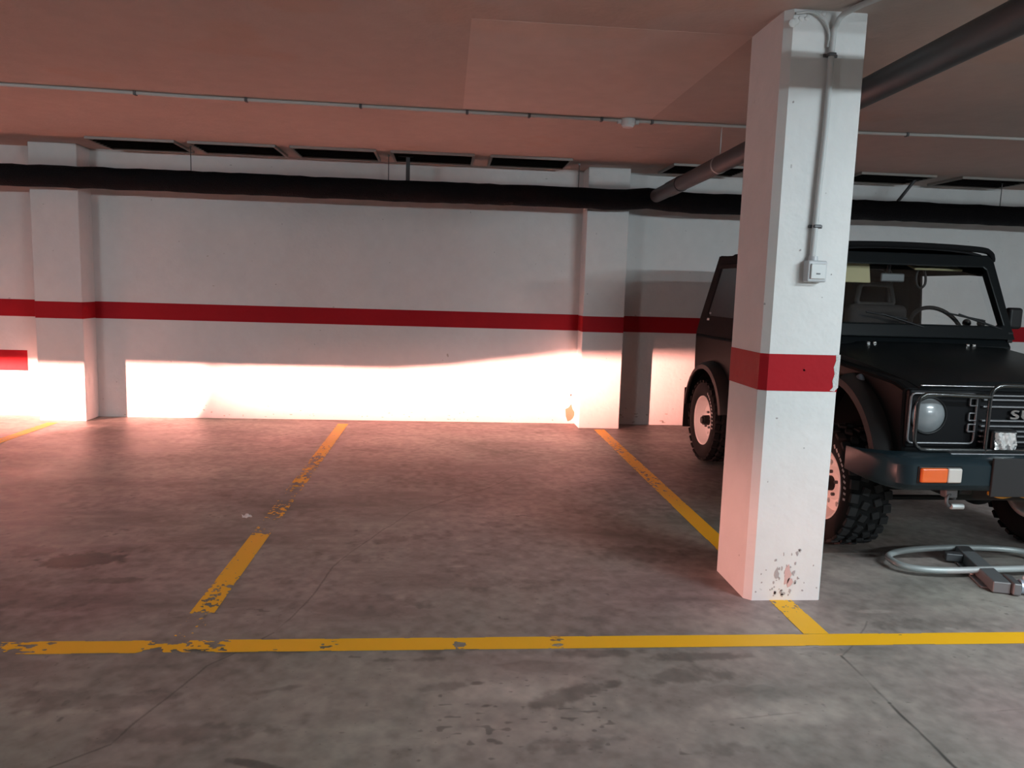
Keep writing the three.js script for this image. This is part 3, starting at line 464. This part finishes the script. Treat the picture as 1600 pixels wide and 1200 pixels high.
  // bumper: pressed channel with swept-back ends
  {
    const sec = (x, dz, k) => [[-3.46, 0.675], [-3.345, 0.675], [-3.318, 0.662], [-3.300, 0.640], [-3.300, 0.548], [-3.318, 0.526], [-3.345, 0.512], [-3.46, 0.512]].map(([z, y]) => [x, 0.586 + (y - 0.586) * k, z + dz]);
    const xs = [...Array.from({ length: 9 }, (_, i) => { const a = i / 8 * Math.PI / 2; return [2.06 + 0.13 * (1 - Math.cos(a)), -0.24 * (1 - Math.sin(a)), 0.72 + 0.28 * Math.sin(a)]; }), [2.32, 0, 1]];
    const bp = part('front_bumper', loft([...xs.map((a) => sec(...a)), ...xs.slice().reverse().map(([x, d, k]) => sec(m(x), d, k))], { crease: 0.48 }), paintBlue);
    part('bumper_top_sheen', rbox(2.42, m(2.42), 0.660, 0.679, -3.47, -3.40, 0.004), trimGrey, bp);  // grey strip stands in for light caught on the bumper top
  }
  part('number_plate', rbox(2.558, m(2.558), 0.496, 0.680, -3.302, -3.288, 0.004), phys(lin(0.024, 0.024, 0.025), 0.6, { specularIntensity: 0.3 })).userData = { label: 'blank dark grey number plate' };
  // windscreen frame, leaning back
  const lean = (g) => { const p = g.attributes.position; for (let i = 0; i < p.count; i++) p.setZ(i, p.getZ(i) - 4.60 - (p.getY(i) - 1.18) * 0.32); g.computeVertexNormals(); return g; };
  const ws = part('windscreen_frame', lean(extrude([[cx - 0.685, 1.17], [cx + 0.685, 1.17], [cx + 0.605, 1.66], [cx + 0.575, 1.70], [cx - 0.575, 1.70], [cx - 0.605, 1.66]], 0.045, [[[cx - 0.615, 1.262], [cx - 0.60, 1.252], [cx + 0.60, 1.252], [cx + 0.615, 1.262], [cx + 0.545, 1.605], [cx + 0.525, 1.620], [cx - 0.525, 1.620], [cx - 0.545, 1.605]]], 0.008)), paint);
  part('windscreen', lean(extrude([[cx - 0.616, 1.25], [cx + 0.616, 1.25], [cx + 0.545, 1.622], [cx - 0.545, 1.622]], 0.001)), glass, ws);
  for (const [x0, x1, y1] of [[2.98, 2.62, 1.315], [3.50, 3.13, 1.325]]) part('wiper', merge([rod([x0, 1.235, -4.565], [x1 + 0.1, y1 - 0.005, -4.60], 0.007, 8), rod([x0 - 0.10, 1.283, -4.588], [x1, y1 + 0.005, -4.605], 0.006, 8)]), plastic, ws);
  for (const x of [cx - 0.66, cx + 0.66]) part('frame_hinge', rbox(x - 0.018, x + 0.018, 1.15, 1.22, -4.585, -4.555, 0.006), plastic, ws);
  for (const x of [cx - 0.575, cx + 0.575]) part('roof_catch', at(new THREE.SphereGeometry(0.014, 12, 8), x, 1.655, -4.735), chrome, ws);
  // soft top
  const roofY = (t, z) => { const c = Math.abs(t); return 1.762 - 0.045 * Math.pow(c, 3) - 0.075 * smooth(0.86, 1, c) - 0.012 * (1 - smooth(-4.72, -4.95, z)) + 0.012 * Math.sin((z + 4.75) * 5.2) * (1 - c * c); };
  {
    const S = []; for (let i = 0; i <= 16; i++) { const z = lerp(-4.715, -6.36, i / 16), e = i === 0 || i === 16 ? 0.02 : 0, top = [], bot = []; for (let j = 0; j <= 24; j++) { const t = -1 + j / 12, hw = 0.622; top.push([cx + t * hw, roofY(t, z) - e, z]); bot.unshift([cx + t * (hw - 0.02), roofY(t, z) - 0.03 - 0.035 * smooth(0.9, 1, Math.abs(t)), z]); } S.push([...top, ...bot]); }
    const st = part('soft_top', loft(S, { crease: 0.9 }), canvas);
    part('front_hem', merge([tubeG([[cx - 0.61, 1.66, -4.73], [cx - 0.595, 1.705, -4.725], [cx - 0.5, 1.735, -4.72], [cx, 1.748, -4.715], [cx + 0.5, 1.735, -4.72], [cx + 0.595, 1.705, -4.725], [cx + 0.61, 1.66, -4.73]], 0.019, 60, 8)]), canvas, st);
    for (const z of [-5.15, -5.62, -6.1]) part('roof_bow', tubeG(Array.from({ length: 13 }, (_, j) => { const t = -0.96 + j * 0.16; return [cx + t * 0.62, roofY(t, z) - 0.002, z]; }), 0.013, 50, 6), canvas, st);
    const rear = [[-6.36, 1.72, 0.60], [-6.48, 1.48, 0.62], [-6.63, 1.20, 0.645], [-6.70, 1.05, 0.66]].map(([z, y, hw]) => [[cx - hw, y, z + 0.02], [cx - hw, y, z], [cx + hw, y, z], [cx + hw, y, z + 0.02]]);
    part('rear_curtain', loft(rear, { crease: 0.5 }), canvas, st);
    part('rear_window', loft([[-6.40, 1.62, 0.42], [-6.59, 1.26, 0.46]].map(([z, y, hw]) => [[cx - hw, y, z + 0.035], [cx - hw, y, z + 0.025], [cx + hw, y, z + 0.025], [cx + hw, y, z + 0.035]]), {}), vinyl, st);
  }
  for (const s of [-1, 1]) {
    const tilt = (g, o = 0) => { const p = g.attributes.position; for (let i = 0; i < p.count; i++) p.setX(i, cx + s * (0.652 - (p.getY(i) - 1.05) * 0.075 + o + p.getX(i))); g.computeVertexNormals(); return s > 0 ? g : flip(g); };
    const flip = (g) => { const q = g.index ? g.toNonIndexed() : g; const p = q.attributes.position, n = q.attributes.uv; for (let i = 0; i < p.count; i += 3) { const a = V3().fromBufferAttribute(p, i + 1), b = V3().fromBufferAttribute(p, i + 2); p.setXYZ(i + 1, b.x, b.y, b.z); p.setXYZ(i + 2, a.x, a.y, a.z); } q.computeVertexNormals(); return q; };
    const qp = part('side_curtain', tilt(side([[-5.46, 1.05], [-6.705, 1.05], [-6.645, 1.20], [-6.37, 1.715], [-5.46, 1.70]].reverse(), 0.014, 0.007, [[[-5.60, 1.215], [-6.44, 1.215], [-6.47, 1.24], [-6.27, 1.62], [-6.22, 1.645], [-5.60, 1.645]]])), canvas);
    part('side_window', tilt(side([[-5.59, 1.205], [-6.48, 1.205], [-6.25, 1.655], [-5.59, 1.655]].reverse(), 0.004, 0.002)), vinyl, qp);
    part('window_snap', tilt(merge([rbox(-0.004, 0.012, 1.175, 1.195, -6.46, -6.41, 0.003), rbox(-0.004, 0.012, 1.23, 1.245, -6.42, -6.40, 0.003)])), std(lin(0.5, 0.5, 0.5), 0.6), qp);
    part('roof_rail', tubeG([[cx + s * 0.60, 1.675, -4.74], [cx + s * 0.612, 1.69, -5.1], [cx + s * 0.612, 1.69, -5.5]], 0.018, 20, 8), canvas);
    const dr = part('door', rbox(Math.min(cx + s * 0.655, cx + s * 0.677), Math.max(cx + s * 0.655, cx + s * 0.677), 0.56, 1.045, -5.44, -4.70, 0.012), paint);
    part('door_handle', rbox(Math.min(cx + s * 0.675, cx + s * 0.70), Math.max(cx + s * 0.675, cx + s * 0.70), 0.95, 0.98, -5.39, -5.27, 0.006), plastic, dr);
    const mr = part('door_mirror', rbox(Math.min(cx + s * 0.705, cx + s * 0.80), Math.max(cx + s * 0.705, cx + s * 0.80), 1.235, 1.372, -4.70, -4.64, 0.02, 3), plastic);
    part('mirror_arm', rod([cx + s * 0.66, 1.20, -4.66], [cx + s * 0.74, 1.26, -4.67], 0.012), plastic, mr);
    // wheel-arch flares: bowed rubber strips
    for (const [nm, A, r0, a0, a1] of [['rear_flare', AR, 0.45, -25, 200], ['front_flare', [-4.09, 0.44], 0.515, 100, 168]]) {
      const S = []; for (let i = 0; i <= 26; i++) { const a = -(a0 + (a1 - a0) * i / 26) * Math.PI / 180 + Math.PI, c = Math.cos(a), q = Math.sin(a); const P = (r, x) => [cx + s * x, Math.max(0.2, A[1] + r * q), A[0] + r * c]; if (A[1] + r0 * q < 0.42) continue; S.push([P(r0 + 0.055, HW - 0.02), P(r0 + 0.045, HW + 0.05), P(r0 + 0.02, HW + 0.085), P(r0 - 0.015, HW + 0.09), P(r0 - 0.02, HW + 0.075), P(r0 + 0.005, HW + 0.06), P(r0 + 0.02, HW - 0.02)]); }
      part(nm, s > 0 ? loft(S, { crease: 0.7 }) : loft(S.map((q) => q.slice().reverse()), { crease: 0.7 }), flareRubber);
    }
    part('mud_flap', rbox(cx + s * 0.63 - 0.11, cx + s * 0.63 + 0.11, 0.20, 0.56, -6.70, -6.685, 0.006), rubber);
  }
  // wheels
  const tyreProfile = [[0.198, -0.095], [0.215, -0.108], [0.25, -0.118], [0.29, -0.118], [0.318, -0.108], [0.330, -0.085], [0.333, 0], [0.330, 0.085], [0.318, 0.108], [0.29, 0.118], [0.25, 0.118], [0.215, 0.108], [0.198, 0.095]].map(([r, y]) => new THREE.Vector2(r, y));
  const tyreG = new THREE.LatheGeometry(tyreProfile, 56).rotateZ(Math.PI / 2);
  const lipG = new THREE.LatheGeometry([[0.150, 0.0], [0.165, 0.035], [0.185, 0.07], [0.195, 0.10], [0.205, 0.108], [0.207, 0.10], [0.2, 0.08], [0.195, -0.1], [0.15, -0.1], [0.15, 0]].map(([r, y]) => new THREE.Vector2(r, y)), 48).rotateZ(Math.PI / 2);   // rotated: +y becomes -x
  const holes = []; for (let i = 0; i < 8; i++) { const a = (i + 0.5) / 8 * 6.2832; holes.push(circlePts(0.122 * Math.cos(a), 0.122 * Math.sin(a), 0.0155, 14)); }
  const discG = extrude(circlePts(0, 0, 0.158, 48), 0.012, holes, 0.002).rotateY(-Math.PI / 2).translate(-0.02, 0, 0);
  const domeG = new THREE.CylinderGeometry(0.085, 0.10, 0.02, 32).rotateZ(Math.PI / 2).translate(-0.04, 0, 0);
  const hubG = merge([new THREE.CylinderGeometry(0.040, 0.044, 0.06, 24).rotateZ(Math.PI / 2).translate(-0.07, 0, 0), new THREE.CylinderGeometry(0.028, 0.034, 0.02, 20).rotateZ(Math.PI / 2).translate(-0.105, 0, 0)]);
  const nutG = merge(Array.from({ length: 5 }, (_, i) => { const a = i / 5 * 6.2832; return new THREE.CylinderGeometry(0.010, 0.010, 0.02, 6).rotateZ(Math.PI / 2).translate(-0.057, 0.068 * Math.cos(a), 0.068 * Math.sin(a)); }));
  const blockG = [new RoundedBoxGeometry(0.046, 0.020, 0.050, 1, 0.004), new RoundedBoxGeometry(0.040, 0.020, 0.044, 1, 0.004)];
  const letterG = merge(Array.from({ length: 11 }, (_, i) => { const a = 0.5 + i * 0.115; return new THREE.BoxGeometry(0.002, 0.022, 0.012).rotateX(-a).translate(-0.1185, 0.272 * Math.cos(a), 0.272 * Math.sin(a)); }));
  const treadSpots = []; [-0.094, -0.034, 0.034, 0.094].forEach((x, k) => { for (let i = 0; i < 28; i++) treadSpots.push([x, (i + (k % 2) * 0.5 + (k > 1 ? 0.25 : 0)) / 28 * 6.2832, k === 0 || k === 3 ? 0 : 1]); });
  for (const [s, A, near] of [[-1, AF, true], [-1, AR, false], [1, AF, false], [1, AR, false]]) {
    const x = cx + s * 0.625, w = new THREE.Group(); const place = (o) => { o.position.set(x - cx, A[1], A[0] - bz); o.rotation.y = s > 0 ? Math.PI : 0; return o; };
    const ty = place(mesh('tyre', tyreG, rubber, car));
    if (near) for (const [tx, a, k] of treadSpots) { const b = mesh('tread_block', blockG[k], treadRubber, ty); const rr = Math.abs(tx) > 0.08 ? 0.328 : 0.336; b.position.set(tx, rr * Math.cos(a), rr * Math.sin(a)); b.rotation.set(a, (k ? 0.35 : 0.12) * Math.sign(tx), 0, 'XYZ'); }
    else { const td = mesh('tread', merge(treadSpots.map(([tx, a, k]) => { const rr = Math.abs(tx) > 0.08 ? 0.328 : 0.336; return blockG[k].clone().rotateY((k ? 0.35 : 0.12) * Math.sign(tx)).translate(0, rr, 0).rotateX(a).translate(tx, 0, 0); })), rubber, ty); td.userData = { kind: 'stuff' }; }
    mesh('sidewall_lettering', letterG, std(lin(0.45, 0.43, 0.42), 0.7), ty);
    const rm = place(mesh('rim', merge([lipG.clone(), discG.clone()]), whiteRim, car)); rm.userData = { label: 'white steel wheel rim with round holes' };
    mesh('wheel_disc', domeG, whiteRim, rm); mesh('hub_cap', hubG, plastic, rm); mesh('wheel_nuts', nutG, steelDark, rm);
  }
  // underside
  part('front_axle', merge([rod([2.4, 0.345, AF[0]], [3.4, 0.345, AF[0]], 0.035, 14), at(new THREE.SphereGeometry(0.12, 20, 14).scale(1, 1, 0.8), 3.12, 0.345, AF[0]), rod([2.42, 0.30, AF[0] + 0.13], [3.38, 0.30, AF[0] + 0.13], 0.014, 10), rod([3.0, 0.36, AF[0] + 0.12], [3.35, 0.50, AF[0] + 0.25], 0.013, 10)]), underBlack);
  part('rear_axle', merge([rod([2.4, 0.345, AR[0]], [3.4, 0.345, AR[0]], 0.035, 14), at(new THREE.SphereGeometry(0.12, 20, 14), 2.75, 0.345, AR[0])]), underBlack);
  for (const [x, zc] of [[2.52, AF[0]], [3.28, AF[0]], [2.52, AR[0]], [3.28, AR[0]]]) part('leaf_spring', merge([0, 1, 2].map((k) => tubeG([[x, 0.47 - k * 0.018, zc - 0.45 + k * 0.12], [x, 0.41 - k * 0.012, zc], [x, 0.47 - k * 0.018, zc + 0.45 - k * 0.12]], 0.009, 16, 6).scale(1, 1, 1))), underBlack);
  for (const x of [2.53, 3.27]) part('chassis_rail', rbox(x - 0.035, x + 0.035, 0.47, 0.58, -6.6, -3.42, 0.01), underBlack);
  for (const x of [2.455, m(2.455)]) { const sh = part('tow_shackle', merge([new THREE.TorusGeometry(0.030, 0.009, 8, 20, Math.PI * 1.5).rotateY(0.4).translate(x, 0.445, -3.42), rbox(x - 0.03, x + 0.03, 0.455, 0.50, -3.46, -3.41, 0.006)]), steelDark); part('shackle_pin', rod([x + 0.0, 0.415, -3.41], [x + 0.06, 0.415, -3.41], 0.014, 12), galvanised, sh); }
  part('gearbox', rbox(2.72, 3.12, 0.30, 0.52, -5.3, -4.45, 0.06, 3), underBlack);  // gearbox, tank and exhaust box added to block light from behind
  part('fuel_tank', rbox(2.62, 3.3, 0.30, 0.54, -6.62, -6.32, 0.04, 3), underBlack);
  part('exhaust_box', rbox(3.0, 3.3, 0.34, 0.46, -6.0, -5.4, 0.05, 3), underBlack);
  part('engine_guard', rbox(2.57, 3.23, 0.40, 0.50, -4.0, -3.56, 0.02), underBlack);
  part('winch_rope', tubeG([[2.66, 0.475, -3.44], [2.72, 0.462, -3.42], [2.80, 0.470, -3.43], [2.88, 0.460, -3.42], [3.0, 0.475, -3.44]], 0.010, 30, 8), std(lin(0.45, 0.25, 0.03), 0.8));
  part('steering_damper', merge([rod([2.86, 0.40, -3.75], [3.2, 0.37, -3.78], 0.022, 12), rod([2.78, 0.415, -3.74], [2.86, 0.40, -3.75], 0.010, 10)]), steelDark);
  // cabin
  part('dashboard', rbox(cx - 0.60, cx + 0.60, 1.04, 1.195, -4.92, -4.70, 0.03, 3), plastic);
  const sw = part('steering_wheel', new THREE.TorusGeometry(0.185, 0.014, 10, 40).rotateX(-0.55).translate(3.36, 1.195, -5.0), plastic);
  part('steering_hub', merge([rod([3.36, 1.18, -5.0], [3.36, 1.08, -4.80], 0.03, 12), rod([3.18, 1.195, -5.0], [3.54, 1.195, -5.0], 0.012, 8), at(new THREE.SphereGeometry(0.045, 16, 10), 3.36, 1.185, -4.995)]), plastic, sw);
  for (const x of [2.56, 3.24]) {
    const st = part('seat', rbox(x - 0.23, x + 0.23, 1.0, 1.36, -5.62, -5.50, 0.05, 4), std(lin(0.02, 0.02, 0.021), 0.9));
    part('headrest', polyTube([[x, 1.51, -5.60], [x - 0.12, 1.51, -5.60], [x - 0.15, 1.36, -5.58], [x + 0.15, 1.36, -5.58], [x + 0.12, 1.51, -5.60], [x, 1.51, -5.60]], 0.018, 0.04, 8), std(lin(0.03, 0.03, 0.03), 0.9), st);
  }
  part('roll_bar', polyTube([[cx - 0.56, 1.05, -5.75], [cx - 0.54, 1.65, -5.75], [cx + 0.54, 1.65, -5.75], [cx + 0.56, 1.05, -5.75]], 0.022, 0.1, 10), plastic);
  for (const [x0, x1, t] of [[2.36, 2.73, 0], [3.03, 3.36, 1]]) part('sun_visor', (() => { const g = rbox(x0, x1, -0.075, 0.075, -0.008, 0.008, 0.007, 2); g.rotateX(t ? -1.25 : -0.25); return at(g, 0, t ? 1.625 : 1.575, t ? -4.86 : -4.80); })(), cream);
  part('rear_view_mirror', rbox(2.82, 2.98, 1.515, 1.57, -4.83, -4.81, 0.012, 3), std(lin(0.09, 0.10, 0.105), 0.4));
  part('mirror_stem', rod([2.87, 1.56, -4.83], [2.86, 1.66, -4.79], 0.012), plastic);
  part('grab_strap', tubeG([[3.12, 1.62, -4.86], [3.09, 1.57, -4.86], [3.095, 1.51, -4.86], [3.125, 1.48, -4.86], [3.155, 1.51, -4.86], [3.15, 1.57, -4.86]], 0.008, 50, 8, true), plastic);
  for (const x of [3.36, 3.46]) part('dash_gauge', at(new THREE.SphereGeometry(0.026, 14, 10), x, 1.265, -4.70), plastic);
}

renderer.render(scene, camera);
